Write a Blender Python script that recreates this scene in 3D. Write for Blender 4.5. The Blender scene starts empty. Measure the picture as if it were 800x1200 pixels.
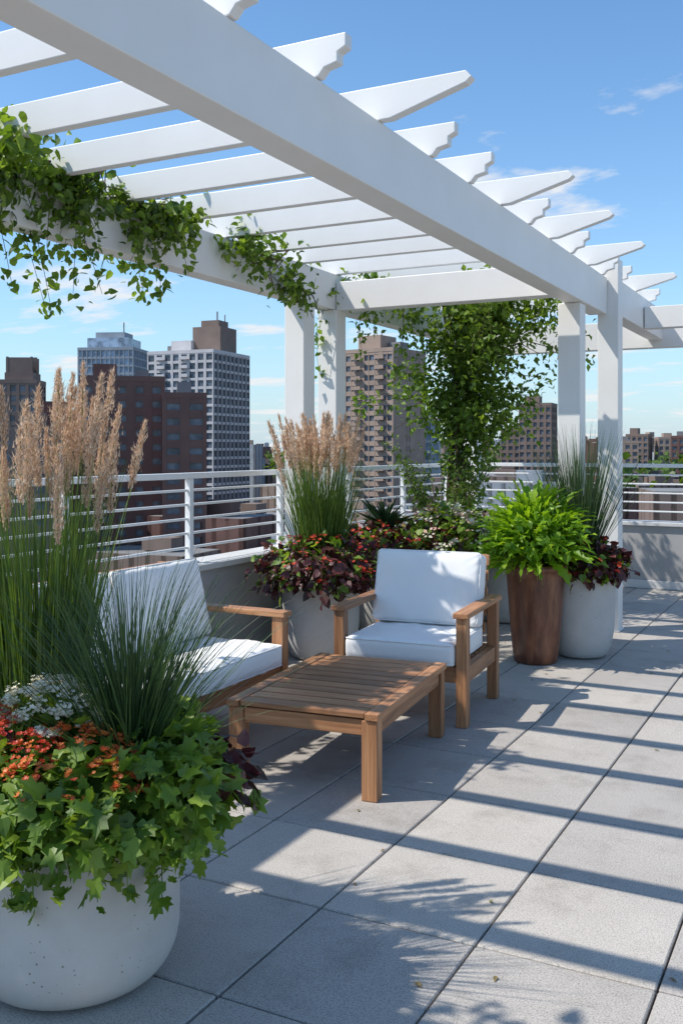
import bpy, bmesh, math, random
import numpy as np
from mathutils import Vector, Matrix
random.seed(7); rng=np.random.default_rng(7)
scene=bpy.context.scene
R=math.radians

# ------------------------------------------------------------ materials
def new_mat(name):
    m=bpy.data.materials.new(name); m.use_nodes=True
    nt=m.node_tree; b=nt.nodes['Principled BSDF']
    return m,nt,b
def N(nt,t,**kw):
    n=nt.nodes.new(t)
    for k,v in kw.items(): setattr(n,k,v)
    return n
def ramp(nt,stops):
    r=N(nt,'ShaderNodeValToRGB'); e=r.color_ramp.elements
    while len(e)<len(stops): e.new(0.5)
    for i,(p,c) in enumerate(stops):
        e[i].position=p; e[i].color=(*c,1)
    return r
def noise(nt,scale,detail=4,vec=None,rough=0.55):
    n=N(nt,'ShaderNodeTexNoise'); n.inputs['Scale'].default_value=scale
    n.inputs['Detail'].default_value=detail; n.inputs['Roughness'].default_value=rough
    if vec is not None: nt.links.new(vec,n.inputs['Vector'])
    return n
def bump(nt,b,h,strength,dist):
    bp=N(nt,'ShaderNodeBump'); bp.inputs['Strength'].default_value=strength; bp.inputs['Distance'].default_value=dist
    nt.links.new(h,bp.inputs['Height']); nt.links.new(bp.outputs['Normal'],b.inputs['Normal'])
def mix(nt,a,bb,fac,mode='MIX'):
    m=N(nt,'ShaderNodeMix',data_type='RGBA',blend_type=mode)
    if isinstance(fac,float): m.inputs[0].default_value=fac
    else: nt.links.new(fac,m.inputs[0])
    for s,v in ((6,a),(7,bb)):
        if isinstance(v,tuple): m.inputs[s].default_value=(*v,1)
        else: nt.links.new(v,m.inputs[s])
    return m.outputs[2]

def surf(name,c1,c2,scale=6,rough=.7,bumps=0.15,bscale=60,bdist=.004,island=0.0,metal=0):
    m,nt,b=new_mat(name)
    tc=N(nt,'ShaderNodeTexCoord')
    n=noise(nt,scale,4,tc.outputs['Object'])
    r=ramp(nt,[(.3,c1),(.7,c2)]); nt.links.new(n.outputs['Fac'],r.inputs[0])
    col=r.outputs[0]
    if island>0:
        g=N(nt,'ShaderNodeNewGeometry'); rr=ramp(nt,[(0,(1-island,)*3),(1,(1,1,1))])
        nt.links.new(g.outputs['Random Per Island'],rr.inputs[0])
        col=mix(nt,col,rr.outputs[0],1.0,'MULTIPLY')
    nt.links.new(col,b.inputs['Base Color'])
    b.inputs['Roughness'].default_value=rough; b.inputs['Metallic'].default_value=metal
    if bumps>0:
        n2=noise(nt,bscale,3,tc.outputs['Object']); bump(nt,b,n2.outputs['Fac'],bumps,bdist)
    return m

def wood(name,axis,dark=1.0):
    m,nt,b=new_mat(name)
    tc=N(nt,'ShaderNodeTexCoord'); mp=N(nt,'ShaderNodeMapping')
    s=[28,28,28]; s[axis]=1.6; mp.inputs['Scale'].default_value=s
    g=N(nt,'ShaderNodeNewGeometry')
    add=N(nt,'ShaderNodeVectorMath',operation='ADD'); sc=N(nt,'ShaderNodeMath',operation='MULTIPLY'); sc.inputs[1].default_value=9.0
    nt.links.new(g.outputs['Random Per Island'],sc.inputs[0])
    nt.links.new(tc.outputs['Object'],add.inputs[0]); nt.links.new(sc.outputs[0],add.inputs[1])
    nt.links.new(add.outputs[0],mp.inputs['Vector'])
    n=noise(nt,1.5,6,mp.outputs[0],.6); n.inputs['Distortion'].default_value=.6
    r=ramp(nt,[(.25,(.20,.085,.035)),(.5,(.39,.185,.085)),(.75,(.54,.30,.15))])
    nt.links.new(n.outputs['Fac'],r.inputs[0])
    rr=ramp(nt,[(0,(.52,.50,.48)),(.5,(.85,.83,.8)),(1,(1.15,1.12,1.08))]); nt.links.new(g.outputs['Random Per Island'],rr.inputs[0])
    nt.links.new(mix(nt,r.outputs[0],rr.outputs[0],1.0,'MULTIPLY'),b.inputs['Base Color'])
    b.inputs['Roughness'].default_value=.5
    bump(nt,b,n.outputs['Fac'],.25,.002)
    return m
WX,WY,WZ=[wood('teak_'+a,i) for i,a in enumerate('xyz')]

def leafm(name,cols,rough=.45,trans=.35,tcol=None):
    m,nt,b=new_mat(name)
    g=N(nt,'ShaderNodeNewGeometry')
    k=len(cols); r=ramp(nt,[(i/(k-1),c) for i,c in enumerate(cols)])
    nt.links.new(g.outputs['Random Per Island'],r.inputs[0])
    nt.links.new(r.outputs[0],b.inputs['Base Color']); b.inputs['Roughness'].default_value=rough
    t=N(nt,'ShaderNodeBsdfTranslucent')
    tc=mix(nt,r.outputs[0],tcol or (1.5,1.4,.55),1.0,'MULTIPLY')
    nt.links.new(tc,t.inputs['Color'])
    ms=N(nt,'ShaderNodeMixShader'); ms.inputs[0].default_value=trans
    out=nt.nodes['Material Output']
    nt.links.new(b.outputs[0],ms.inputs[1]); nt.links.new(t.outputs[0],ms.inputs[2]); nt.links.new(ms.outputs[0],out.inputs[0])
    return m
L_VINE=leafm('vine_leaf',[(.07,.14,.015),(.13,.23,.025),(.22,.33,.045),(.09,.17,.02)],trans=.45)
L_DARKVINE=leafm('vine_leaf_deep',[(.04,.085,.012),(.075,.145,.018),(.14,.215,.03)],trans=.4)
L_IVY=leafm('ivy_leaf',[(.07,.14,.015),(.13,.23,.025),(.25,.36,.05),(.09,.18,.02)],trans=.38)
L_BRIGHT=leafm('bright_leaf',[(.12,.26,.015),(.22,.39,.02),(.34,.50,.045)],trans=.45)
L_BURG=leafm('burgundy_leaf',[(.045,.010,.014),(.09,.018,.022),(.05,.03,.018),(.13,.04,.035),(.06,.014,.02)],trans=.2,tcol=(1.2,.8,.8))
L_GRASS=leafm('grass_blade',[(.055,.11,.015),(.10,.18,.03),(.17,.25,.05)],trans=.3)
L_BLUEG=leafm('rush_blade',[(.028,.062,.022),(.05,.10,.035),(.09,.15,.055)],trans=.2)
L_PLUME=leafm('plume',[(.57,.39,.26),(.72,.54,.39),(.82,.67,.51)],rough=.8,trans=.4,tcol=(1.1,1.0,.9))
F_RED=leafm('red_petal',[(.45,.03,.015),(.60,.07,.02),(.5,.02,.03)],trans=.2,tcol=(1,1,1))
F_ORG=leafm('orange_petal',[(.62,.09,.02),(.78,.24,.04),(.50,.04,.015)],trans=.2,tcol=(1,1,1))
F_WHT=leafm('white_petal',[(.78,.73,.58),(.87,.84,.70),(.72,.62,.42)],trans=.2,tcol=(1,1,1))
F_PNK=leafm('pink_petal',[(.7,.35,.3),(.8,.6,.5),(.65,.2,.15)],trans=.2,tcol=(1,1,1))
L_DRY=leafm('dry_leaf',[(.20,.12,.04),(.30,.20,.07),(.14,.16,.04)],trans=.1)
BARK=surf('bark',(.06,.04,.025),(.12,.085,.05),30,.9,.5,80,.004)
SOIL=surf('soil',(.03,.02,.013),(.06,.04,.025),40,.95,.8,60,.01)
WHITE=surf('white_paint',(.75,.735,.70),(.80,.79,.76),2.5,.45,.06,35,.002)
RAILM=surf('rail_paint',(.76,.76,.75),(.80,.80,.79),4,.35,0)
FABRIC=surf('white_fabric',(.78,.775,.76),(.82,.815,.80),3,.9,.25,420,.0012)
WALL=surf('parapet_render',(.31,.30,.29),(.38,.37,.36),2.2,.85,.25,120,.003)
CAP=surf('parapet_cap',(.50,.49,.47),(.58,.57,.55),3,.7,.12,90,.002)

def pot_mat(name,c1,c2,pits=True):
    m,nt,b=new_mat(name); tc=N(nt,'ShaderNodeTexCoord')
    n=noise(nt,4,6,tc.outputs['Object']); r=ramp(nt,[(.3,c1),(.7,c2)]); nt.links.new(n.outputs['Fac'],r.inputs[0])
    v=N(nt,'ShaderNodeTexVoronoi'); v.inputs['Scale'].default_value=55; nt.links.new(tc.outputs['Object'],v.inputs['Vector'])
    n3=noise(nt,11,2,tc.outputs['Object'])
    ad=N(nt,'ShaderNodeMath',operation='ADD'); nt.links.new(v.outputs['Distance'],ad.inputs[0])
    mu=N(nt,'ShaderNodeMath',operation='MULTIPLY'); mu.inputs[1].default_value=.75; nt.links.new(n3.outputs['Fac'],mu.inputs[0]); nt.links.new(mu.outputs[0],ad.inputs[1])
    rp=ramp(nt,[(.42,(.50,.46,.41)),(.49,(1,1,1))]); nt.links.new(ad.outputs[0],rp.inputs[0])
    nt.links.new(mix(nt,r.outputs[0],rp.outputs[0],1.0 if pits else .3,'MULTIPLY'),b.inputs['Base Color'])
    b.inputs['Roughness'].default_value=.75
    n2=noise(nt,70,5,tc.outputs['Object']); bump(nt,b,n2.outputs['Fac'],.3,.003)
    return m
POTW=pot_mat('pale_stone_pot',(.49,.455,.41),(.61,.575,.525))
POTG=pot_mat('grey_stone_pot',(.44,.43,.41),(.54,.525,.50))
def rust():
    m,nt,b=new_mat('rusty_brown_glaze'); tc=N(nt,'ShaderNodeTexCoord'); mp=N(nt,'ShaderNodeMapping'); mp.inputs['Scale'].default_value=(7,7,1.6)
    nt.links.new(tc.outputs['Object'],mp.inputs['Vector'])
    n=noise(nt,1.6,7,mp.outputs[0],.65); r=ramp(nt,[(.3,(.055,.022,.014)),(.5,(.15,.055,.03)),(.72,(.30,.13,.065))]); nt.links.new(n.outputs['Fac'],r.inputs[0])
    nt.links.new(r.outputs[0],b.inputs['Base Color']); b.inputs['Roughness'].default_value=.32; bump(nt,b,n.outputs['Fac'],.4,.007); return m
POTB=rust()
def paver():
    m,nt,b=new_mat('concrete_paver'); tc=N(nt,'ShaderNodeTexCoord')
    n=noise(nt,1.3,5,tc.outputs['Object'],.6); r=ramp(nt,[(.25,(.41,.38,.345)),(.75,(.50,.468,.425))]); nt.links.new(n.outputs['Fac'],r.inputs[0])
    g=N(nt,'ShaderNodeNewGeometry'); rr=ramp(nt,[(0,(.80,.80,.81)),(1,(1.04,1.03,1.01))]); nt.links.new(g.outputs['Random Per Island'],rr.inputs[0])
    c=mix(nt,r.outputs[0],rr.outputs[0],1.0,'MULTIPLY')
    n2=noise(nt,200,3,tc.outputs['Object'],.8); r2=ramp(nt,[(.34,(.45,.44,.43)),(.48,(1,1,1)),(.66,(1.32,1.30,1.27))]); nt.links.new(n2.outputs['Fac'],r2.inputs[0])
    c=mix(nt,c,r2.outputs[0],1.0,'MULTIPLY')
    n4=noise(nt,4,5,tc.outputs['Object'],.7); r4=ramp(nt,[(.5,(1,1,1)),(.72,(.78,.77,.75))]); nt.links.new(n4.outputs['Fac'],r4.inputs[0])
    c=mix(nt,c,r4.outputs[0],1.0,'MULTIPLY')
    nt.links.new(c,b.inputs['Base Color']); b.inputs['Roughness'].default_value=.8
    bump(nt,b,n2.outputs['Fac'],.35,.002); return m
PAVER=paver()
GROUT=surf('joint_grit',(.04,.038,.035),(.08,.075,.07),30,.95,0)

# ------------------------------------------------------------ mesh helpers
def link(o,parent=None):
    scene.collection.objects.link(o)
    if parent: o.parent=parent
    return o
def empty(name,loc=(0,0,0),rz=0):
    e=bpy.data.objects.new(name,None); e.location=loc; e.rotation_euler=(0,0,rz); e.empty_display_size=.2
    return link(e)
class MB:
    def __init__(s): s.v=[];s.f=[];s.m=[];s.n=0
    def add(s,verts,faces,mi=0):
        verts=np.asarray(verts,dtype=float); o=s.n
        s.v.append(verts); s.n+=len(verts)
        s.f.extend([tuple(i+o for i in f) for f in faces]); s.m.extend([mi]*len(faces))
    def addmany(s,V,faces,mi=0): # V (N,k,3)
        n,k,_=V.shape; o=s.n; s.v.append(V.reshape(-1,3)); s.n+=n*k
        base=(np.arange(n)*k+o)
        for f in faces:
            a=base[:,None]+np.array(f)[None,:]
            s.f.extend(map(tuple,a.tolist()))
        s.m.extend([mi]*(n*len(faces)))
    def box(s,x0,x1,y0,y1,z0,z1,mi=0):
        s.add([(x0,y0,z0),(x1,y0,z0),(x1,y1,z0),(x0,y1,z0),(x0,y0,z1),(x1,y0,z1),(x1,y1,z1),(x0,y1,z1)],
              [(0,3,2,1),(4,5,6,7),(0,1,5,4),(1,2,6,5),(2,3,7,6),(3,0,4,7)],mi)
    def obj(s,name,mats,parent=None,smooth=False,bevel=0,loc=None,rz=0,segs=2):
        me=bpy.data.meshes.new(name)
        me.from_pydata(np.concatenate(s.v).tolist(),[],s.f)
        for m in mats: me.materials.append(m)
        me.polygons.foreach_set('material_index',s.m)
        if smooth: me.polygons.foreach_set('use_smooth',[True]*len(s.f))
        me.update(); o=bpy.data.objects.new(name,me); link(o,parent)
        if loc: o.location=loc
        o.rotation_euler=(0,0,rz)
        if bevel>0:
            b=o.modifiers.new('bevel','BEVEL'); b.width=bevel; b.segments=segs; b.limit_method='ANGLE'; b.angle_limit=R(40)
        return o
def prism(mb,poly,y0,y1,mi=0): # poly in (x,z) CCW, extruded along y
    k=len(poly)
    V=[(x,y0,z) for x,z in poly]+[(x,y1,z) for x,z in poly]
    F=[tuple(range(k)),tuple(range(2*k-1,k-1,-1))]
    for i in range(k):
        j=(i+1)%k; F.append((i,i+k,j+k,j))
    mb.add(V,F,mi)
def lathe(mb,prof,mi=0,seg=64):
    V=[];F=[]
    for r,z in prof:
        for i in range(seg):
            a=2*math.pi*i/seg; V.append((r*math.cos(a),r*math.sin(a),z))
    for j in range(len(prof)-1):
        for i in range(seg):
            k=(i+1)%seg; F.append((j*seg+i,j*seg+k,(j+1)*seg+k,(j+1)*seg+i))
    mb.add(V,F,mi)
def nrm(a): return a/np.maximum(np.linalg.norm(a,axis=-1,keepdims=True),1e-9)
T_SIMPLE=(np.array([(0,0,0),(-.5,.42,.10),(0,1,-.06),(.5,.42,.10),(0,.45,0)]),[(0,4,2,1),(0,3,2,4)])
T_THIN=(np.array([(-.5,0,0),(.5,0,0),(0,1,0)]),[(0,1,2)])
T_HEART=(np.array([(0,0,0),(-.34,-.02,.03),(-.5,.28,.08),(-.32,.65,.05),(0,1,-.1),(.32,.65,.05),(.5,.28,.08),(.34,-.02,.03),(0,.5,0)]),
   [(0,8,2,1),(8,3,2),(8,4,3),(8,5,4),(8,6,5),(8,0,7,6)])
T_LOBE=(np.array([(0,0,0),(-.3,-.1,.02),(-.52,.18,.07),(-.33,.34,.03),(-.46,.68,.06),(-.16,.66,.02),(0,1,-.08),(.16,.66,.02),(.46,.68,.06),(.33,.34,.03),(.52,.18,.07),(.3,-.1,.02),(0,.36,-.02)]),
   [(12,i,i+1) for i in range(1,11)]+[(12,0,1),(12,11,0)])
def _fl(k=6):
    V=[(0,0,.12)];F=[]
    for i in range(k):
        a=2*math.pi*i/k; d=math.pi/k*.85
        j=len(V)
        V+= [(.30*math.cos(a-d),.30*math.sin(a-d),.10),(.5*math.cos(a-d*.6),.5*math.sin(a-d*.6),.22),(.5*math.cos(a+d*.6),.5*math.sin(a+d*.6),.22),(.30*math.cos(a+d),.30*math.sin(a+d),.10)]
        F.append((0,j,j+1,j+2,j+3))
    return np.array(V),F
T_FLOWER=_fl()
def _frond():
    V=[];F=[]; n=9
    for i in range(n+1):
        y=i/n; w=.5*math.sin(min(1,(y+.06)*1.05)*math.pi)**.7*(1.0 if i%2 else .5) if i<n else .02; z=.16*math.sin(y*2.6)-.16*y*y
        V+=[(-w,y+(.03 if i%2 else 0),z+.05*(w/.5)),(0,y,z),(w,y+(.03 if i%2 else 0),z+.05*(w/.5))]
    for i in range(n):
        a=i*3; F+=[(a,a+1,a+4,a+3),(a+1,a+2,a+5,a+4)]
    return np.array(V),F
T_FROND=_frond()
def leaves(mb,P,D,Nn,L,W,tmpl,mi=0):
    t,F=tmpl; y=nrm(D); x=nrm(np.cross(y,Nn)); z=np.cross(x,y)
    L=np.broadcast_to(L,(len(P),)); W=np.broadcast_to(W,(len(P),))
    V=P[:,None,:]+x[:,None,:]*(t[None,:,0]*W[:,None])[...,None]+y[:,None,:]*(t[None,:,1]*L[:,None])[...,None]+z[:,None,:]*(t[None,:,2]*L[:,None])[...,None]
    mb.addmany(V,F,mi)
def randdir(n): return nrm(rng.normal(size=(n,3)))
def cloudleaves(mb,C,n,sig,size,tmpl,mi=0,up=.5,wr=.8,out=None):
    idx=rng.integers(0,len(C),n); P=C[idx]+rng.normal(size=(n,3))*sig
    D=randdir(n)+np.array([0,0,-.45]); Nn=randdir(n)+np.array([0,0,up*2])
    L=size*rng.uniform(.6,1.25,n); leaves(mb,P,D,Nn,L,L*wr,tmpl,mi)
def mound(mb,c,r,n,size,tmpl,mi=0,lo=-.25,wr=.85,lump=.22,shell=.45,seed=0):
    c=np.array(c); r=np.array(r)
    d=randdir(n*2); d=d[d[:,2]>lo][:n]; n=len(d)
    ph=seed*1.7
    lum=1+lump*(np.sin(d[:,0]*5+ph)*np.cos(d[:,1]*6+ph*.5)+.5*np.sin(d[:,2]*9+d[:,0]*8+ph))
    rad=(1-shell*rng.random(n)**1.6)*lum
    P=c+d*r*rad[:,None]
    tang=rng.normal(size=(n,3))*.6; D=d*.7+tang+np.array([0,0,-.35]); Nn=d*.9+np.array([0,0,.7])+rng.normal(size=(n,3))*.45
    L=size*rng.uniform(.5,1.35,n); leaves(mb,P,D,Nn,L,L*wr,tmpl,mi)
def flowers(mb,c,r,n,size,mi,lo=.15,clumps=None,cs=.05):
    c=np.array(c); r=np.array(r)
    if clumps:
        cd=randdir(clumps*6); cd=cd[cd[:,2]>lo][:clumps]; C=c+cd*r*1.05
        i=rng.integers(0,len(C),n); P=C[i]+rng.normal(size=(n,3))*np.array([cs,cs,cs*.45]); d=cd[i]
    else:
        d=randdir(n*5); d=d[d[:,2]>lo][:n]; P=c+d*r*(1.04+.08*rng.random((len(d),1)))
    n=len(P); up=nrm(d*.5+np.array([0,0,1])+rng.normal(size=(n,3))*.35)
    t=rng.normal(size=(n,3)); D=np.cross(up,t)
    S=size*rng.uniform(.7,1.3,n); leaves(mb,P,D,up,S,S,T_FLOWER,mi)
def grass(mb,c,n,rb,L0,L1,spread,droop,w,mi=0,seg=6,lean=(0,0)):
    a=rng.uniform(0,2*math.pi,n); rr=rb*np.sqrt(rng.random(n))
    a0=a+rng.normal(size=n)*.5
    B=np.stack([c[0]+rr*np.cos(a0),c[1]+rr*np.sin(a0),np.full(n,c[2])],1)
    tilt=np.abs(rng.normal(size=n))*spread; L=rng.uniform(L0,L1,n)
    H=np.stack([np.cos(a),np.sin(a),np.zeros(n)],1); dr=droop*rng.uniform(.3,1.5,n)
    wa=rng.uniform(0,2*math.pi,n); Wd=np.stack([np.cos(wa),np.sin(wa),np.zeros(n)],1)
    V=[]
    for i in range(seg+1):
        t=i/seg
        h=L*(np.sin(tilt)*t+dr*t**2.4); z=L*(np.cos(tilt)*t-dr*.75*t**3.2)
        p=B+H*h[:,None]; p[:,2]+=z; p[:,0]+=lean[0]*L*t*t; p[:,1]+=lean[1]*L*t*t
        ww=w*(1-t**1.8)*.5+.0003
        V.append(p-Wd*ww); V.append(p+Wd*ww)
    V=np.stack(V,1); mb.addmany(V,[(2*i,2*i+1,2*i+3,2*i+2) for i in range(seg)],mi)
    return p
def plumes(mb,c,n,rb,L0,L1,spread,plen,mi_st,mi_pl,hair=110,hw=.0025,hl=.03,rad=.013,bend=.10):
    a=rng.uniform(0,2*math.pi,n); tilt=np.abs(rng.normal(size=n))*spread; L=rng.uniform(L0,L1,n)
    for k in range(n):
        q=rb*math.sqrt(rng.random()); a2=a[k]+rng.normal()*.8
        b=np.array([c[0]+q*math.cos(a2),c[1]+q*math.sin(a2),c[2]])
        d=np.array([math.cos(a[k])*math.sin(tilt[k]),math.sin(a[k])*math.sin(tilt[k]),math.cos(tilt[k])])
        hb=np.array([math.cos(a[k]),math.sin(a[k]),0])*bend*rng.random()
        f=lambda t:b+d*L[k]*t+hb*(t*t*L[k])
        side=nrm(np.cross(d,rng.normal(size=3)))
        V=[]
        for i in range(6):
            p=f(i/5); V+= [p-side*.0016,p+side*.0016]
        mb.add(V,[(2*i,2*i+1,2*i+3,2*i+2) for i in range(5)],mi_st)
        pl=plen*rng.uniform(.75,1.15); rd=rad*rng.uniform(.65,1.25)
        t=1-(pl/L[k])*rng.random(hair); u=(1-t)*L[k]/pl
        P=np.stack([f(tt) for tt in t]); rr=rd*np.sin(np.clip(u,0.02,1)*math.pi*.9)**.7
        P=P+rng.normal(size=(hair,3))*rr[:,None]*.45
        D=d[None]*1.0+rng.normal(size=(hair,3))*.33
        leaves(mb,P,D,randdir(hair),hl*rng.uniform(.6,1.2,hair),hw*rng.uniform(.8,1.6,hair)*2,T_THIN,mi_pl)
def tube(mb,pts,r0,r1,mi=0,k=6):
    pts=[Vector(p) for p in pts]; V=[];F=[]; n=len(pts)
    for i,p in enumerate(pts):
        t=(pts[min(i+1,n-1)]-pts[max(i-1,0)]).normalized()
        x=t.orthogonal().normalized() if i==0 else (x-t*x.dot(t)).normalized()
        y=t.cross(x); r=r0+(r1-r0)*i/(n-1)
        for j in range(k):
            a=2*math.pi*j/k; V.append(tuple(p+x*(r*math.cos(a))+y*(r*math.sin(a))))
    for i in range(n-1):
        for j in range(k):
            l=(j+1)%k; F.append((i*k+j,i*k+l,(i+1)*k+l,(i+1)*k+j))
    mb.add(V,F,mi)

# ------------------------------------------------------------ terrace
TX,TY=.53,.58
mb=MB(); g=.004
x0=-.483-TX*7; x=x0
xs=[x0+TX*i for i in range(0,24)]; ys=[2.81+TY*j for j in range(-13,14)]
for xa in xs:
    for ya in ys:
        xl=max(xa,-3.93); xr=xa+TX; yt=min(ya+TY,10.8)
        if xr-xl<.02 or yt-ya<.02: continue
        h=random.uniform(-.001,.001)
        mb.box(xl+g,xr-g,ya+g,yt-g,-.04,h)
mb.obj('terrace_paving',[PAVER],bevel=.004,segs=1)
mb=MB(); mb.box(-4.15,9.2,-5.5,11.02,-.3,-.014); mb.obj('terrace_base',[GROUT])
BR=surf('brick_lowrise',(.22,.13,.09),(.30,.19,.14),.8,.9,0)
mb=MB(); mb.box(-4.13,9.18,-5.48,11.0,-60,-.301); mb.obj('host_building',[BR])
mb=MB(); mb.box(-4.15,-3.93,-5.5,11.02,-.01,.668)
ya=-5.5
while ya<11.0:
    yb=min(ya+1.45,11.06); mb.box(-4.19,-3.89,ya,yb-.005,.67,.712,1); ya=yb
mb.obj('parapet_wall',[WALL,CAP],bevel=.006)
mb=MB(); mb.box(-3.928,9.2,10.8,11.02,-.01,.668)
xa=-3.885
while xa<9.1:
    xb=min(xa+1.45,9.2); mb.box(xa,xb-.005,10.76,11.06,.67,.712,1); xa=xb
mb.box(-3.92,9.2,10.775,10.798,.002,.09,1)
mb.obj('parapet_wall',[WALL,CAP],bevel=.006)
def railing(axis,a0,a1,c,posts):
    mb=MB()
    def bar(z,h,w):
        if axis=='y': mb.box(c-w/2,c+w/2,a0,a1,z-h/2,z+h/2)
        else: mb.box(a0,a1,c-w/2,c+w/2,z-h/2,z+h/2)
    bar(1.31,.040,.052)
    for i in range(5): bar(1.21-i*.098,.017,.017)
    for p in posts:
        if axis=='y': mb.box(c-.022,c+.022,p-.022,p+.022,.712,1.289); mb.box(c-.05,c+.05,p-.05,p+.05,.712,.724)
        else: mb.box(p-.022,p+.022,c-.022,c+.022,.712,1.289); mb.box(p-.05,p+.05,c-.05,c+.05,.712,.724)
    mb.obj('metal_railing',[RAILM],bevel=.004)
railing('y',-5.4,10.90,-4.04,[5.49+1.2*k for k in range(-9,5)])
railing('x',-4.01,9.1,10.91,[-3.98+1.2*k for k in range(0,11)])

# ------------------------------------------------------------ pergola
perg=empty('white_pergola')
mb=MB(); mb.box(-1.94,-1.79,-1.5,8.125,2.595,2.893); mb.obj('front_beam',[WHITE],perg,bevel=.005)
mb=MB(); mb.box(-3.82,-3.68,-1.5,10.3,2.61,2.893); mb.obj('back_beam',[WHITE],perg,bevel=.005)
mb=MB(); mb.box(-1.86,-1.72,8.305,10.9,2.60,2.893); mb.obj('far_beam',[WHITE],perg,bevel=.005)
mb=MB(); mb.box(-3.675,-1.945,6.95,7.09,2.60,2.83); mb.obj('cross_beam',[WHITE],perg,bevel=.005)
mb=MB(); mb.box(-4.1,2.6,10.305,10.44,2.52,2.80); mb.obj('end_beam',[WHITE],perg,bevel=.005)
mb=MB(); mb.box(-1.71,2.6,9.3,9.42,2.60,2.80); mb.obj('end_beam_inner',[WHITE],perg,bevel=.005)
s=.084
def post(n,x,y,z1):
    mb=MB(); mb.box(x-s,x+s,y-s,y+s,0,z1); mb.box(x-s-.012,x+s+.012,y-s-.012,y+s+.012,0.001,.012)
    mb.obj(n,[WHITE],perg,bevel=.005)
post('post_1',-1.90,7.42,2.593); post('post_2',-1.785,8.215,3.05)
post('post_3',-3.75,6.5,2.608); post('post_4',-3.75,7.02,2.608)
post('post_5',-1.86,-.9,2.593); post('post_6',-3.75,-.9,2.608); post('post_7',2.3,10.37,2.518); post('post_8',-3.77,10.372,2.518)
RY=[-1.2,-.65,-.1,.45,1.0,1.56,2.1,2.66,3.25,3.80,4.37,4.9,5.43,5.97,6.45,7.0,7.52,7.98,8.5,9.0,9.85]
LONG={3.80,5.43,6.45,7.52,1.56,-.1,9.0}
mb=MB(); zb=2.895; t=.026
for y in RY:
    if y in LONG: tail=[(-1.74,0),(-1.40,.095),(-1.375,.115),(-1.40,.145)]
    else: tail=[(-1.78,0),(-1.755,.03),(-1.70,.042),(-1.70,.078),(-1.665,.095),(-1.665,.145)]
    poly=[(-3.95,0)]+tail+[(-3.97,.145),(-4.02,.09)]
    prism(mb,[(a,zb+b) for a,b in poly],y-t,y+t)
mb.obj('rafters',[WHITE],perg,bevel=.004)
mb=MB()
for x in [-1.1,-.45,.2,.85,1.5,2.15]:
    mb.box(x-t,x+t,9.1,10.7,2.803,2.93)
mb.obj('side_bay_rafters',[WHITE],perg,bevel=.004)

# ------------------------------------------------------------ furniture
def rbox(mb,x0,x1,y0,y1,z0,z1,r=.03,puff=.02,mi=0,n=18,nz=6,seed=0,side=.25):
    cx,cy,cz=(x0+x1)/2,(y0+y1)/2,(z0+z1)/2; hx,hy,hz=(x1-x0)/2,(y1-y0)/2,(z1-z0)/2
    V=[];F=[];key={}
    def warp(u): return math.sin(u*math.pi/2)*.75+u*.25
    def vid(i,j,k):
        if (i,j,k) in key: return key[(i,j,k)]
        p=[warp(-1+2*i/n),warp(-1+2*j/n),(-1+2*k/nz)]
        q=np.array([p[0]*hx,p[1]*hy,p[2]*hz]); inner=np.array([max(hx-r,0),max(hy-r,0),max(hz-r,0)])
        c=np.clip(q,-inner,inner); d=q-c; l=np.linalg.norm(d)
        if l>1e-9: q=c+d/l*r
        u,v,w=p
        f=(1-u**4)*(1-v**4); q[2]+=puff*w*f
        g_=(1-w*w); q[0]+=side*puff*u*g_*(1-abs(v)**3); q[1]+=side*puff*v*g_*(1-abs(u)**3)
        e=abs(u)**3+abs(v)**3
        q[2]+=(.0035*math.sin(7*u+seed)*math.cos(5*v+seed*2)+.0022*math.sin(17*u+9*v+seed)+.0018*e*math.sin(26*(u-v)+seed))*w
        key[(i,j,k)]=len(V); V.append(q+np.array([cx,cy,cz])); return key[(i,j,k)]
    for i in range(n):
        for j in range(n):
            F.append((vid(i,j,0),vid(i,j+1,0),vid(i+1,j+1,0),vid(i+1,j,0)))
            F.append((vid(i,j,nz),vid(i+1,j,nz),vid(i+1,j+1,nz),vid(i,j+1,nz)))
    for i in range(n):
        for k in range(nz):
            F.append((vid(i,0,k),vid(i+1,0,k),vid(i+1,0,k+1),vid(i,0,k+1)))
            F.append((vid(i,n,k),vid(i,n,k+1),vid(i+1,n,k+1),vid(i+1,n,k)))
            F.append((vid(0,i,k),vid(0,i,k+1),vid(0,i+1,k+1),vid(0,i+1,k)))
            F.append((vid(n,i,k),vid(n,i+1,k),vid(n,i+1,k+1),vid(n,i,k+1)))
    mb.add(V,F,mi)
def piping(mb,x0,x1,y0,y1,z,r=.03,rad=.0035,f=None):
    pts=[]; q=r*.8
    for (cx,cy,a0) in ((x1-q,y1-q,0),(x0+q,y1-q,90),(x0+q,y0+q,180),(x1-q,y0+q,270)):
        for k in range(5):
            a=R(a0+k*22.5); pts.append((cx+q*math.cos(a),cy+q*math.sin(a),z))
    pts.append(pts[0])
    if f: pts=[f(p) for p in pts]
    tube(mb,pts,rad,rad,0,6)
def back_cushion(mb,xc,w,zb,h,th,yf,a,seed=0):
    tmp=MB(); rbox(tmp,-w/2,w/2,0,h,-th/2,th/2,r=.028,puff=.022,seed=seed,n=30,nz=6,side=.15)
    ca,sa=math.cos(a),math.sin(a)
    def f(p): return (p[0]+xc, yf+th/2+p[1]*sa-p[2]*ca, zb+p[1]*ca+p[2]*sa)
    V=np.concatenate(tmp.v); mb.add([f(p) for p in V],tmp.f,0)
    for zz in (-th/2+.012,th/2-.012): piping(mb,-w/2+.003,w/2-.003,.003,h-.003,zz,f=f)
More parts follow.
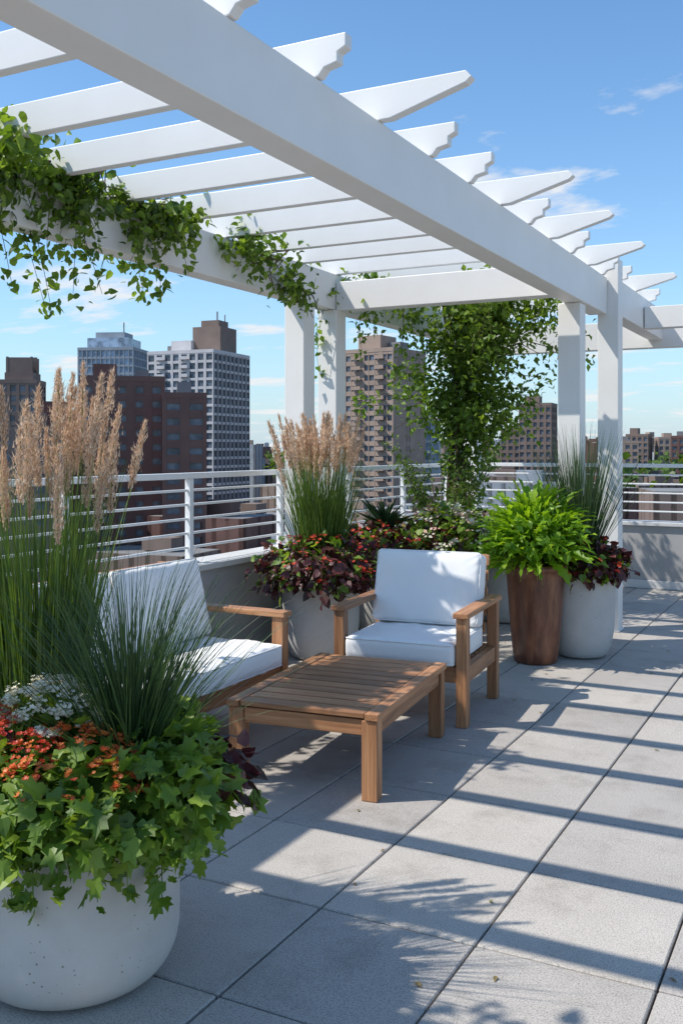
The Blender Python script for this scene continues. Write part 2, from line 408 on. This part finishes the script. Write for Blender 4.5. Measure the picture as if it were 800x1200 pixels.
def armchair(name,loc,rz,W,ncush=1):
    e=empty(name,loc,rz); hw=W/2; Dp=.74; lw=.06; ld=.07; ah=.615
    fr=MB()
    for sx in (-1,1):
        xa,xb=sorted((sx*hw,sx*(hw-lw)))
        fr.box(xa,xb,0,ld,0,ah-.03); fr.box(xa,xb,Dp-ld,Dp,0,ah-.03)
    fr.obj('legs',[WZ],e,bevel=.004)
    am=MB()
    for sx in (-1,1):
        xa,xb=sorted((sx*(hw+.012),sx*(hw-lw-.014)))
        am.box(xa,xb,-.015,Dp+.015,ah-.03,ah)
        xa,xb=sorted((sx*(hw-.008),sx*(hw-lw+.008)))
        am.box(xa,xb,ld,Dp-ld,.23,.315)
    am.obj('arms_and_side_rails',[WY],e,bevel=.004)
    rl=MB(); xi=hw-lw
    rl.box(-xi,xi,.012,.045,.235,.32); rl.box(-xi,xi,Dp-.05,Dp-.015,.235,.32)
    for i in range(7): rl.box(-xi,xi,.07+i*.09,.07+i*.09+.06,.30,.318)
    rl.obj('seat_rails',[WX],e,bevel=.003)
    bk=MB(); a=R(14); xi2=xi-.003
    def slat(z,h):
        y=Dp-.13+(z-.32)*math.tan(a)
        V=[(-xi2,y,z),(xi2,y,z),(xi2,y+.025,z),(-xi2,y+.025,z)]
        y2=y+h*math.tan(a); V+=[(-xi2,y2,z+h),(xi2,y2,z+h),(xi2,y2+.025,z+h),(-xi2,y2+.025,z+h)]
        bk.add(V,[(0,3,2,1),(4,5,6,7),(0,1,5,4),(1,2,6,5),(2,3,7,6),(3,0,4,7)])
    for z in (.40,.50,.60,.70,.79): slat(z,.06)
    bk.obj('back_slats',[WX],e,bevel=.003)
    st=MB()
    for sx in (-xi2+.02,xi2-.06):
        V=[]
        for z in (.32,.85):
            y=Dp-.104+(z-.32)*math.tan(a)
            V+=[(sx,y,z),(sx+.04,y,z),(sx+.04,y+.03,z),(sx,y+.03,z)]
        st.add(V,[(0,3,2,1),(4,5,6,7),(0,1,5,4),(1,2,6,5),(2,3,7,6),(3,0,4,7)])
    st.obj('back_stiles',[WZ],e,bevel=.003)
    cw=(2*xi-.01)/ncush
    c=MB()
    for i in range(ncush):
        xa=-xi+.005+i*cw
        rbox(c,xa+.003,xa+cw-.003,-.01,Dp-.12,.322,.445,r=.026,puff=.012,n=28,seed=i)
        for zz in (.334,.436): piping(c,xa+.006,xa+cw-.006,-.008,Dp-.122,zz)
    c.obj('seat_cushion',[FABRIC],e,smooth=True)
    c=MB()
    for i in range(ncush):
        xa=-xi+.005+i*cw; ww=cw+ (.02 if ncush==1 else -.008)
        back_cushion(c,xa+cw/2,ww-.012,.452,.43,.14,Dp-.30,R(14),seed=i+3)
    c.obj('back_cushion',[FABRIC],e,smooth=True)
    return e
armchair('wooden_armchair',(-2.215,4.92,0),R(5),.77)
armchair('outdoor_loveseat',(-2.73,3.80,0),R(90),1.62,2)
def table(loc,rz):
    e=empty('wooden_coffee_table',loc,rz); hx,hy=.36,.54; zt=.375
    m=MB()
    for sx in (-1,1):
        for sy in (-1,1):
            xa,xb=sorted((sx*(hx-.008),sx*(hx-.078))); ya,yb=sorted((sy*(hy-.008),sy*(hy-.078)))
            m.box(xa,xb,ya,yb,0,zt-.032)
    m.obj('legs',[WZ],e,bevel=.004)
    m=MB()
    for sx in (-1,1):
        xa,xb=sorted((sx*hx,sx*(hx-.062))); m.box(xa,xb,-hy,hy,zt-.03,zt)
        xa,xb=sorted((sx*(hx-.02),sx*(hx-.045))); m.box(xa,xb,-hy+.08,hy-.08,zt-.10,zt-.032)
    m.box(-.022,.022,-hy+.05,hy-.05,zt-.06,zt-.027)
    m.obj('side_rails',[WY],e,bevel=.003)
    m=MB(); n=11; y0=-hy; step=2*hy/n
    for i in range(n):
        w=step-.014
        m.box(-hx+.066,hx-.066,y0+i*step+.007,y0+i*step+.007+w,zt-.024,zt-.002)
    for sy in (-1,1):
        ya,yb=sorted((sy*(hy-.02),sy*(hy-.045))); m.box(-hx+.08,hx-.08,ya,yb,zt-.10,zt-.032)
    m.obj('top_slats',[WX],e,bevel=.003)
table((-2.19,4.235,0),R(6))

# ------------------------------------------------------------ pots
def bowl(name,loc,Rt,Rm,Rb,H,mat,fr=.34):
    prof=[(0.01,0.0),(Rb*.8,0.0),(Rb*.97,.006)]
    for i in range(1,13):
        t=i/12; a=t*math.pi/2
        prof.append((Rb+(Rm-Rb)*math.sin(a),.008+H*fr*(1-math.cos(a))))
    prof+=[(Rm*1.004,H*.6),(Rm*1.003,H*.78),(Rt,H*.96),(Rt-.004,H-.003),(Rt-.012,H),(Rt-.026,H),(Rt-.034,H-.008),(Rt-.04,H-.07)]
    mb=MB(); lathe(mb,prof,0); o=mb
    seg=48; o.add([(0,0,H-.06)]+[((Rt-.037)*math.cos(2*math.pi*i/seg),(Rt-.037)*math.sin(2*math.pi*i/seg),H-.06) for i in range(seg)],[(0,1+i,1+(i+1)%seg) for i in range(seg)],1)
    return mb.obj(name,[mat,SOIL],smooth=True,loc=loc)
def tall(name,loc,Rt,Rb,H,mat):
    prof=[(.01,0),(Rb*.9,0),(Rb,.01)]+[(Rb+(Rt-Rb)*(i/10)**.8,.01+(H-.05)*i/10) for i in range(1,11)]+[(Rt+.014,H-.038),(Rt+.018,H-.02),(Rt+.012,H),(Rt-.015,H),(Rt-.022,H-.06)]
    mb=MB(); lathe(mb,prof,0); seg=48
    mb.add([(0,0,H-.05)]+[((Rt-.02)*math.cos(2*math.pi*i/seg),(Rt-.02)*math.sin(2*math.pi*i/seg),H-.05) for i in range(seg)],[(0,1+i,1+(i+1)%seg) for i in range(seg)],1)
    return mb.obj(name,[mat,SOIL],smooth=True,loc=loc)
bowl('planter_pot',(-1.985,2.15,0),.297,.297,.21,.475,POTW,.30)
bowl('planter_pot',(-3.40,6.2,0),.285,.275,.19,.60,POTG,.5)
bowl('planter_pot',(-1.75,7.10,0),.238,.236,.15,.61,POTG,.5)
bowl('planter_pot',(-3.42,7.30,0),.25,.25,.16,.56,POTG,.5)
bowl('planter_pot',(-3.02,7.75,0),.25,.25,.16,.56,POTG,.5)
bowl('planter_pot',(-3.30,8.60,0),.27,.27,.18,.56,POTG,.5)
bowl('planter_pot',(-2.70,8.20,0),.24,.24,.16,.50,POTG,.5)
tall('tall_planter',(-1.985,6.75,0),.205,.15,.69,POTB)

# ------------------------------------------------------------ plants
def plant(name,mb,mats): return mb.obj(name,mats)
m=MB(); c=(-1.99,2.17,.52)
mound(m,c,(.39,.39,.24),2700,.060,T_LOBE,0,lo=-.18,seed=1,lump=.18,shell=.5)
mound(m,(-1.72,2.12,.54),(.24,.25,.20),1100,.058,T_LOBE,0,lo=-.35,seed=2,lump=.28)
mound(m,(-2.02,1.95,.50),(.28,.2,.17),900,.056,T_HEART,0,lo=-.3,seed=4,lump=.25)
for k in range(30):
    a=rng.uniform(-2.6,.8); b=np.array([-1.985+.29*math.cos(a),2.15+.29*math.sin(a),.49]); ln=rng.uniform(.04,.15)*(1.7 if k%6==0 else 1)
    pts=[b+np.array([math.cos(a),math.sin(a),0])*(.07*math.sin(min(t*3,1.5)))+np.array([0,0,-ln*t*t]) for t in np.linspace(0,1,6)]
    tube(m,pts,.002,.0012,0,4)
    P=np.array(pts); cloudleaves(m,P[1:],11,.016,.050,T_LOBE,0,up=.2)
plant('ivy_plant',m,[L_IVY])
m=MB(); mound(m,(-2.0,2.18,.53),(.33,.33,.17),600,.06,T_HEART,0,lo=-.3,seed=5)
mound(m,(-1.68,2.30,.55),(.16,.18,.13),260,.055,T_HEART,0,lo=-.3,seed=6)
mound(m,(-2.08,1.88,.50),(.14,.10,.08),220,.05,T_HEART,0,lo=-.3,seed=6)
plant('burgundy_heuchera',m,[L_BURG])
m=MB(); mound(m,(-1.93,2.02,.60),(.20,.14,.11),700,.035,T_SIMPLE,0,seed=3)
flowers(m,(-1.84,1.99,.62),(.22,.14,.13),900,.015,1,lo=-.1,clumps=120,cs=.011)
flowers(m,(-2.08,1.98,.64),(.22,.14,.13),700,.015,2,lo=-.1,clumps=95,cs=.011)
plant('orange_flowers',m,[L_IVY,F_ORG,F_RED])
m=MB(); mound(m,(-2.0,2.10,.70),(.13,.10,.09),400,.035,T_SIMPLE,0,seed=3)
flowers(m,(-1.98,2.06,.75),(.15,.10,.10),1900,.012,1,lo=-.1,clumps=70,cs=.011)
plant('white_flowers',m,[L_IVY,F_WHT])
m=MB(); grass(m,(-1.80,2.17,.56),760,.05,.34,.74,.36,.15,.0044)
plant('spiky_rush_grass',m,[L_BLUEG])
m=MB(); grass(m,(-2.24,2.26,.44),900,.12,.6,1.10,.075,.07,.0066)
grass(m,(-2.24,2.16,.44),240,.12,.3,.6,.30,.25,.006)
plumes(m,(-2.21,2.27,.5),38,.17,.96,1.28,.060,.25,0,1,hair=480,hw=.0017,hl=.021,rad=.019,bend=.08)
plant('feather_reed_grass',m,[L_GRASS,L_PLUME])
m=MB(); grass(m,(-3.40,6.2,.56),850,.13,.55,1.05,.11,.10,.008)
plumes(m,(-3.40,6.2,.6),64,.13,.92,1.16,.12,.27,0,1,hair=190,hw=.0035,hl=.032,rad=.022)
plant('feather_reed_grass',m,[L_GRASS,L_PLUME])
def flowerpot_plant(c,r,fl=2,n=900,seed=1,name='flowering_bedding_plant',burg=.6,white=False,nf=300):
    m=MB()
    mound(m,c,(r,r,r*.62),int(n*burg),.06,T_HEART,0,lo=-.55,seed=seed)
    mound(m,c,(r*.98,r*.98,r*.67),int(n*(1.1-burg)),.055,T_HEART,1,lo=-.4,seed=seed+2)
    flowers(m,c,(r*1.0,r*1.0,r*.66),nf,.028,2,lo=-.1,clumps=60,cs=.025)
    if white: flowers(m,c,(r*1.0,r*1.0,r*.7),420,.030,3,lo=.0,clumps=45,cs=.035)
    plant(name,m,[L_BURG,L_IVY,F_RED if fl==2 else F_PNK,F_WHT])
flowerpot_plant((-3.36,6.12,.62),.40,2,1500,1,burg=.75,nf=280)
flowerpot_plant((-1.73,7.08,.65),.31,2,1150,5,burg=.85,nf=130)
flowerpot_plant((-3.42,7.25,.66),.36,2,1200,7,burg=.7,nf=260)
flowerpot_plant((-3.02,7.70,.70),.42,3,1400,9,burg=.2,white=True)
flowerpot_plant((-2.72,8.12,.66),.40,2,1000,11,burg=.3,nf=420)
m=MB(); grass(m,(-1.77,7.14,.6),560,.07,.65,1.14,.24,.05,.007)
plant('blue_rush_grass',m,[L_BLUEG])
m=MB(); n=46; a=rng.uniform(0,6.28,n); e_=rng.uniform(.25,1.3,n)
D=np.stack([np.cos(a)*np.cos(e_),np.sin(a)*np.cos(e_),np.sin(e_)],1); P=np.tile(np.array([-3.42,7.32,.82]),(n,1))
leaves(m,P,D,np.tile([0,0,1.],(n,1))+rng.normal(size=(n,3))*.1,rng.uniform(.22,.36,n),.035,T_SIMPLE,0)
plant('agave_plant',m,[L_BLUEG])
m=MB(); n=460; a=rng.uniform(0,6.28,n); e_=np.arcsin(rng.uniform(-.4,1,n))
D=np.stack([np.cos(a)*np.cos(e_),np.sin(a)*np.cos(e_),np.sin(e_)],1)
P=np.array([-2.0,6.74,.78])+D*np.array([.23,.23,.31])*rng.uniform(.3,1,(n,1))
DD=D+np.array([0,0,.08])+rng.normal(size=(n,3))*.25
leaves(m,P,DD,np.tile([0,0,1.],(n,1))-D*.4+rng.normal(size=(n,3))*.25,rng.uniform(.14,.30,n),rng.uniform(.05,.09,n),T_FROND,0)
mound(m,(-2.0,6.74,.84),(.35,.35,.28),900,.07,T_SIMPLE,0,seed=2,wr=.5,lump=.28)
m.obj('broadleaf_plant',[L_BRIGHT],smooth=False)

# ---- climbing vine tree
m=MB(); base=Vector((-3.28,8.6,.5)); C=[]
for k in range(5):
    a=k*1.3; pts=[]
    for i in range(12):
        t=i/11
        pts.append(base+Vector((.06*math.cos(a+t*5)+.10*t*math.cos(a),.06*math.sin(a+t*5)+.10*t*math.sin(a),2.35*t)))
    tube(m,pts,.026,.010,0,7)
    for q in range(6):
        b=rng.uniform(-1.2,1.6) if q<4 else rng.uniform(0,6.28); ln=rng.uniform(.4,1.1); st=pts[rng.integers(5,12)]
        bp=[st+Vector((math.cos(b)*ln*t,math.sin(b)*ln*t*.8,.22*math.sin(t*2.5)+rng.normal()*.02)) for t in np.linspace(0,1,6)]
        tube(m,bp,.008,.003,0,5); C+= [np.array(p) for p in bp[1:]]
C=np.array(C); C[:,2]=np.minimum(C[:,2],2.95)
C=C[rng.random(len(C))<.78]
col=[]
for i in range(46):
    z=rng.uniform(.85,2.8); w=.09+.36*max(0,(z-1.3)/1.5)**1.1
    col.append((-3.22+rng.normal()*w*.6,8.6+rng.normal()*w*.6,z))
col=np.array(col)
cloudleaves(m,C,4000,.09,.070,T_SIMPLE,1,wr=.62)
cloudleaves(m,C,1500,.08,.070,T_SIMPLE,2,wr=.62)
cloudleaves(m,col,1700,.075,.070,T_SIMPLE,2,wr=.62)
cloudleaves(m,col,1500,.085,.070,T_SIMPLE,1,wr=.62)
run=[]
for (xa,ya),(xb,yb) in [((-3.3,8.6),(-3.7,6.9)),((-3.2,8.5),(-2.0,8.3)),((-3.0,8.3),(-2.5,7.3)),((-3.3,8.7),(-3.4,9.8))]:
    for t in np.linspace(0,1,14):
        run.append((xa+(xb-xa)*t+rng.normal()*.05,ya+(yb-ya)*t+rng.normal()*.05,2.86-.12*rng.random()+.05*math.sin(9*t)))
run=np.array(run); cloudleaves(m,run,1900,np.array([.09,.09,.09]),.07,T_SIMPLE,1,wr=.62)
for k in range(34):
    b=run[rng.integers(0,len(run))]; ln=rng.uniform(.15,.8)
    pts=[b+np.array([.05*math.sin(3*t+k),.05*math.cos(2*t+k),-ln*t]) for t in np.linspace(0,1,6)]
    tube(m,pts,.003,.0015,0,4); cloudleaves(m,np.array(pts),int(ln*75),.035,.062,T_SIMPLE,1,wr=.62)
m.obj('climbing_wisteria',[BARK,L_VINE,L_DARKVINE])
m=MB()
for k in range(44):
    a=rng.uniform(0,6.28); ln=rng.uniform(.4,.95); b=np.array([-3.22,8.15,.6])
    pts=[b+np.array([math.cos(a)*.55*t*ln,math.sin(a)*.45*t*ln,ln*t]) for t in np.linspace(0,1,6)]
    tube(m,pts,.004,.0015,0,4); cloudleaves(m,np.array(pts[2:]),40,.04,.055,T_SIMPLE,1,wr=.4)
m.obj('airy_shrub',[BARK,L_DARKVINE])

def vine(name,path,n,sig,size,hangs,hl,gap=.5,bias=1.0,ncl=None):
    m=MB(); path=[np.array(p) for p in path]; pts=[]
    for a,b in zip(path[:-1],path[1:]):
        k=max(2,int(np.linalg.norm(b-a)/.06))
        for i in range(k): pts.append(a+(b-a)*i/k+rng.normal(size=3)*np.array([.05,.03,.03]))
    for s_ in range(4):
        q=[p+np.array([.04*math.sin(i*.5+s_*2),.03*math.cos(i*.7+s_),.045*math.cos(i*.45+s_*1.5)]) for i,p in enumerate(pts)]
        tube(m,q,.005,.003,0,5)
    P=np.array(pts); w=(rng.random(len(P))**1.5+.1)*np.linspace(1.6,.5,len(P)); k=ncl or max(8,len(P))
    cl=P[rng.choice(len(P),size=k,p=w/w.sum())]+rng.normal(size=(k,3))*sig
    cloudleaves(m,cl,n,.06,size,T_HEART,1,wr=.72)
    for k in range(hangs):
        u=rng.random()**bias
        b=P[int(u*(len(P)-1))]; ln=hl*rng.uniform(.3,1.15)*(1.2-.75*u); ax=rng.normal()*.12; ay=rng.normal()*.2
        q=[b+np.array([ax*t,ay*t,-ln*t+.08*math.sin(3*t)]) for t in np.linspace(0,1,8)]
        tube(m,q,.0025,.0012,0,4)
        cloudleaves(m,np.array(q),int(ln*80)+6,.03,size*.9,T_HEART,1,wr=.7,up=.2)
        cloudleaves(m,np.array(q[:5]),int(ln*50)+4,.06,size,T_HEART,2,wr=.7)
    m.obj(name,[BARK,L_VINE,L_DARKVINE])
vine('unseen_shade_vine',[(-3.75,2.7,2.95),(-3.7,3.4,2.90),(-3.66,4.0,2.88),(-3.62,4.5,2.90),(-3.58,4.95,2.90)],2900,np.array([.17,.10,.10]),.058,58,.76,bias=1.7,ncl=38)
vine('unseen_shade_vine',[(-3.62,5.45,2.88),(-3.6,5.8,2.80),(-3.60,6.15,2.66),(-3.60,6.40,2.50)],330,np.array([.03,.05,.05]),.055,8,.28)
vine('unseen_shade_vine',[(-3.75,-.7,3.0),(-3.3,.0,3.02),(-3.0,.6,3.02),(-3.1,1.1,3.02)],1100,np.array([.35,.2,.05]),.085,3,.2)  # unseen vine outside the frame, added to cast shade on the foreground paving
# a few fallen leaves on the paving
m=MB(); n=46; P=np.stack([rng.uniform(-3.3,-.2,n),rng.uniform(2.2,8,n),np.full(n,.004)],1)
a=rng.uniform(0,6.28,n); leaves(m,P,np.stack([np.cos(a),np.sin(a),np.zeros(n)],1),np.tile([0,0,1.],(n,1))+rng.normal(size=(n,3))*.08,rng.uniform(.018,.035,n),rng.uniform(.012,.02,n),T_SIMPLE,0)
m.obj('fallen_leaves',[L_DRY])

# ------------------------------------------------------------ city
def bm(name,c,v=.12,rough=.85):
    return surf(name,tuple(x*(1-v) for x in c),tuple(x*(1+v) for x in c),.25,rough,0)
def glass(name,c):
    m,nt,b=new_mat(name); tc=N(nt,'ShaderNodeTexCoord')
    n=noise(nt,.35,2,tc.outputs['Object']); r=ramp(nt,[(.35,c),(.65,tuple(x*2.6 for x in c))]); nt.links.new(n.outputs['Fac'],r.inputs[0])
    nt.links.new(r.outputs[0],b.inputs['Base Color']); b.inputs['Roughness'].default_value=.25; return m
GL=glass('window_glass',(.06,.07,.085)); GL2=glass('window_glass_blue',(.14,.18,.23))
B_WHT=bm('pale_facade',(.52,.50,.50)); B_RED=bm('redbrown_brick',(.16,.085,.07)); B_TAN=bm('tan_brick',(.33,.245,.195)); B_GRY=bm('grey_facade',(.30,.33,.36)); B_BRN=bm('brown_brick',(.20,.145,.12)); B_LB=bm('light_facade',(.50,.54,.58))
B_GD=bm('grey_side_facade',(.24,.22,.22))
ROOFM=bm('roof_membrane',(.2,.2,.2))
def building(name,x,y,w,d,z1,rot,fac,gl,fh=3.1,cw=3.0,pier=1.2,sp=1.1,zbase=-60,side_plain=False,tops=(),fac2=None,balc=False,band=False):
    mb=MB(); hw,hd=w/2,d/2; i_=.35
    mb.box(-hw+i_,hw-i_,-hd+i_,hd-i_,zbase,z1-.6,1)
    nf=int((z1-max(zbase,-45))/fh)
    for k in range(nf+1):
        z=z1-k*fh-sp
        mb.box(-hw,hw,-hd,hd,z,z+sp,0)
    for side in range(4):
        L=w if side%2==0 else d; n=max(2,int(L/cw)); st=L/n
        for k in range(n+1):
            c=-L/2+k*st; pw=pier*(1 if 0<k<n else .8)
            if band and side==0 and 0<k<n: pw=pier*(.3 if k%3 else 1.3)
            if side_plain and side==1: pw=pier*(2.3 if k!=n//2 else 1.2)
            a,b=max(c-pw/2,-L/2-.03),min(c+pw/2,L/2+.03)
            zt=z1-.02
            if side==0: mb.box(a,b,-hd-.06,-hd+i_+.05,zbase,zt,0)
            if side==2: mb.box(a,b,hd-i_-.05,hd+.06,zbase,zt,0)
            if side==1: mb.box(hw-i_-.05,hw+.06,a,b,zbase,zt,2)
            if side==3: mb.box(-hw-.06,-hw+i_+.05,a,b,zbase,zt,0)
    if balc:
        for k in range(nf):
            z=z1-k*fh-fh+.3
            for c in ((-hw*.55,hw*.15) if balc==1 else (-hw*.45,hw*.5)):
                mb.box(c-1.6,c+1.6,-hd-1.3,-hd-.08,z,z+.2,0); mb.box(c-1.6,c+1.6,-hd-1.3,-hd-1.2,z+.2,z+1.1,0)
    mb.box(-hw-.1,hw+.1,-hd-.1,hd+.1,z1-.55,z1+.6,0)
    for (ax,ay,aw,ad,ah,mi) in tops:
        mb.box(ax-aw/2,ax+aw/2,ay-ad/2,ay+ad/2,z1+.6,z1+.6+ah,mi)
    return mb.obj(name,[fac,gl,fac2 or fac,ROOFM,B_BRN],loc=(x,y,0),rz=R(rot))
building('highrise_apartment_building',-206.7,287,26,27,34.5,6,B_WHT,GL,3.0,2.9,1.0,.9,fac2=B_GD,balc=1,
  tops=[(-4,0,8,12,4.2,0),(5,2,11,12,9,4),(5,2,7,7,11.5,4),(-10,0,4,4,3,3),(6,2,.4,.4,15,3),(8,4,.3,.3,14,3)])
building('tan_apartment_building',-126.7,272,17,19,30.5,-7,B_TAN,GL,3.0,2.0,.9,1.35,side_plain=True,band=True,balc=2,
  tops=[(-3,0,8,9,4.5,0),(3.5,2,4,5,2.5,3),(-4,0,.3,.3,8,3),(-2,1,.25,.25,6.5,3)])
building('brown_brick_building',-145,172.5,18,16,16.5,38,B_RED,GL,3.1,3.2,2.0,1.7,tops=[(-4,0,5,5,3,0),(4,2,3,3,2,3)])
building('brown_brick_building',-128,172,9,14,12.5,38,B_RED,GL,3.1,3.2,2.0,1.7,tops=[(0,0,3,4,2.5,3)])
building('glass_tower',-267,312,23,20,41,20,B_GRY,GL2,3.2,1.9,.35,.8,tops=[(0,0,17,15,4,1),(0,0,12,10,6.5,0),(4,0,.4,.4,11,3)])
building('slender_tower',-225,221,11,11,21.5,30,B_BRN,GL,3,2.6,1.0,1.2,tops=[(-3.6,-3.6,.6,.6,7,4),(3.6,-3.6,.6,.6,7,4),(-3.6,3.6,.6,.6,7,4),(3.6,3.6,.6,.6,7,4),(0,0,8.5,8.5,2.2,4),(0,0,5,5,5.2,3),(0,0,8.6,.5,7.1,4),(0,-3.6,8,.5,6.6,4)])
building('brown_brick_building',-152,146,22,20,5,42,B_BRN,GL,3.1,3,1.6,1.5,tops=[(4,0,6,6,3,0)])
building('brown_brick_building',-170,178,16,20,9,42,B_RED,GL,3.1,3,1.6,1.5,tops=[(0,0,6,6,3,0)])
building('light_office_building',-123.9,296,10,12,10.5,20,B_LB,GL2,3.2,2.2,.5,1.0,tops=[(0,0,4,4,2,0)])
building('brown_tower',-114,391.6,13,13,19,5,B_BRN,GL,3,2.5,1.1,1.2,tops=[(-2,0,6,6,3,0)])
building('brown_tower',-97,513,11,11,8,0,B_BRN,GL,3,2.5,1.1,1.2,tops=[(-2,0,4,6,3,0)])
building('brown_tower',-82.8,520.7,14,12,6.5,20,B_TAN,GL,3,2.5,1.1,1.2,tops=[(-2,0,4,6,2,0)])
building('brown_tower',-70,470,9,12,6.5,10,B_RED,GL,3,2.5,1.1,1.2,tops=[(0,0,4,4,2,3)])
building('brown_tower',-131,420,14,12,9.5,10,B_BRN,GL,3,2.5,1.1,1.2,tops=[(0,0,4,4,2,3)])
building('brown_tower',-90,440,12,12,4,15,B_TAN,GL,3,2.5,1.1,1.2,tops=[(0,0,4,4,2,3)])
building('brown_tower',-112,520,16,12,6.5,12,B_RED,GL,3,2.5,1.1,1.2,tops=[(0,0,4,4,3,3)])
building('brown_tower',-230,400,14,12,7,15,B_TAN,GL,3,2.5,1.1,1.2,tops=[(0,0,4,4,2,3)])
building('brown_tower',-192,420,14,12,3,15,B_RED,GL,3,2.5,1.1,1.2,tops=[(0,0,4,4,2,3)])
mats=[B_TAN,B_BRN,B_RED,B_GRY,B_LB,B_WHT]
mb=MB()
for i in range(850):
    az=rng.uniform(R(-75),R(20)); dd=190+2300*rng.random()**1.3
    x_=math.sin(az)*dd; y_=math.cos(az)*dd
    top=rng.uniform(-30,-5) if dd<450 else rng.uniform(-22,3+dd*.009)
    w=rng.uniform(8,24); d_=rng.uniform(8,24); mi=int(rng.choice([0,0,1,1,2,2,3,5])); a=R(rng.choice([5,20,38]))
    ca,sa=math.cos(a),math.sin(a)
    def bx(hx,hy,z0,z1,m_,ox=0,oy=0):
        V=[]
        for z in (z0,z1):
            for sx,sy in ((-1,-1),(1,-1),(1,1),(-1,1)):
                px,py=sx*hx+ox,sy*hy+oy; V.append((x_+px*ca-py*sa,y_+px*sa+py*ca,z))
        mb.add(V,[(0,3,2,1),(4,5,6,7),(0,1,5,4),(1,2,6,5),(2,3,7,6),(3,0,4,7)],m_)
    bx(w/2-.3,d_/2-.3,-60,top-.5,6)
    bx(w/2-.2,d_/2-.2,top-1.5,top-.2,7)
    for k in range(10 if dd<1100 else 6):
        z=top-k*3.2-1.6
        bx(w/2,d_/2,z,z+(1.6 if k else 1.3),mi)
    npr=int(w/3.2)
    for k in range(npr+1):
        ox=-w/2+.5+k*(w-1)/npr; bx(.55,d_/2+.05,top-32,top-.25,mi,ox,0)
    npr=int(d_/3.2)
    for k in range(npr+1):
        oy=-d_/2+.5+k*(d_-1)/npr; bx(w/2+.05,.55,top-32,top-.27,mi,0,oy)
    bx(w*.15,d_*.15,top,top+rng.uniform(1.5,4),mi,w*.1,0)
mb.obj('distant_city_buildings',mats+[GL,ROOFM])
m=MB()
for i in range(140):
    az=rng.uniform(R(-60),R(20)); dd=rng.uniform(300,900); c=np.array([math.sin(az)*dd,math.cos(az)*dd,rng.uniform(-11,-6)])
    mound(m,c,(7,7,6),60,3.2,T_SIMPLE,0,lo=-.6)
m.obj('distant_trees',[L_DARKVINE])
m=MB(); m.box(-6000,6000,-6000,6000,-60.5,-60); m.obj('ground',[surf('city_ground',(.10,.10,.095),(.17,.165,.15),.01,.95,0)])

# ------------------------------------------------------------ world, sun, camera
sun_to=Vector((-.62,-.45,1.0)).normalized()
el=math.asin(sun_to.z); rot=math.atan2(sun_to.x,sun_to.y)
w=bpy.data.worlds.new('World'); scene.world=w; w.use_nodes=True; nt=w.node_tree
bg=nt.nodes['Background']; sky=N(nt,'ShaderNodeTexSky'); sky.sky_type='NISHITA'; sky.sun_disc=False
sky.sun_elevation=el; sky.sun_rotation=rot; sky.altitude=50; sky.air_density=1.0; sky.dust_density=.3; sky.ozone_density=1.5
tc=N(nt,'ShaderNodeTexCoord'); sp=N(nt,'ShaderNodeSeparateXYZ'); nt.links.new(tc.outputs['Generated'],sp.inputs[0])
def M(op,a,b=None):
    n=N(nt,'ShaderNodeMath',operation=op)
    for i,v in enumerate((a,b)):
        if v is None: continue
        if isinstance(v,(int,float)): n.inputs[i].default_value=v
        else: nt.links.new(v,n.inputs[i])
    return n.outputs[0]
z0=M('MAXIMUM',sp.outputs[2],0.0)
base=mix(nt,sky.outputs[0],(1.0,1.33,1.52),1.0,'MULTIPLY')
hz=M('MULTIPLY',M('POWER',M('SUBTRACT',1.0,z0),9.0),.88)
base=mix(nt,base,(4.3,5.2,6.1),hz)
zz=M('ADD',z0,.09)
cb=N(nt,'ShaderNodeCombineXYZ'); nt.links.new(M('DIVIDE',sp.outputs[0],zz),cb.inputs[0]); nt.links.new(M('DIVIDE',sp.outputs[1],zz),cb.inputs[1])
mp=N(nt,'ShaderNodeMapping'); mp.inputs['Scale'].default_value=(.75,1.1,1); mp.inputs['Rotation'].default_value=(0,0,.5); mp.inputs['Location'].default_value=(5.3,.7,0)
nt.links.new(cb.outputs[0],mp.inputs['Vector'])
n1=noise(nt,1.7,10,mp.outputs[0],.6); n1.inputs['Distortion'].default_value=.2
dens=M('ADD',n1.outputs['Fac'],M('MULTIPLY',M('POWER',M('SUBTRACT',1.0,z0),4.0),.06))
r1=ramp(nt,[(.58,(0,0,0)),(.68,(1,1,1))]); nt.links.new(dens,r1.inputs[0])
fac=M('MULTIPLY',r1.outputs[0],.85)
nt.links.new(mix(nt,base,(6.9,6.9,7.0),fac),bg.inputs['Color'])
bg.inputs['Strength'].default_value=.13
sd=bpy.data.lights.new('sun','SUN'); sd.energy=5.0; sd.angle=R(.5); sd.color=(1,.945,.865)
so=bpy.data.objects.new('sun',sd); link(so); so.rotation_euler=(-sun_to).to_track_quat('-Z','Y').to_euler(); so.location=(-6,-5,12)
cd=bpy.data.cameras.new('camera'); cam=bpy.data.objects.new('camera',cd); link(cam)
cam.location=(0,0,1.5); cam.rotation_euler=(R(90),0,R(27.55)); cd.lens=34.5; cd.sensor_width=36; cd.sensor_fit='AUTO'; cd.shift_y=-.0625
cd.clip_start=.05; cd.clip_end=9000
scene.camera=cam
scene.view_settings.view_transform='Standard'; scene.view_settings.look='None'; scene.view_settings.exposure=0; scene.view_settings.gamma=1
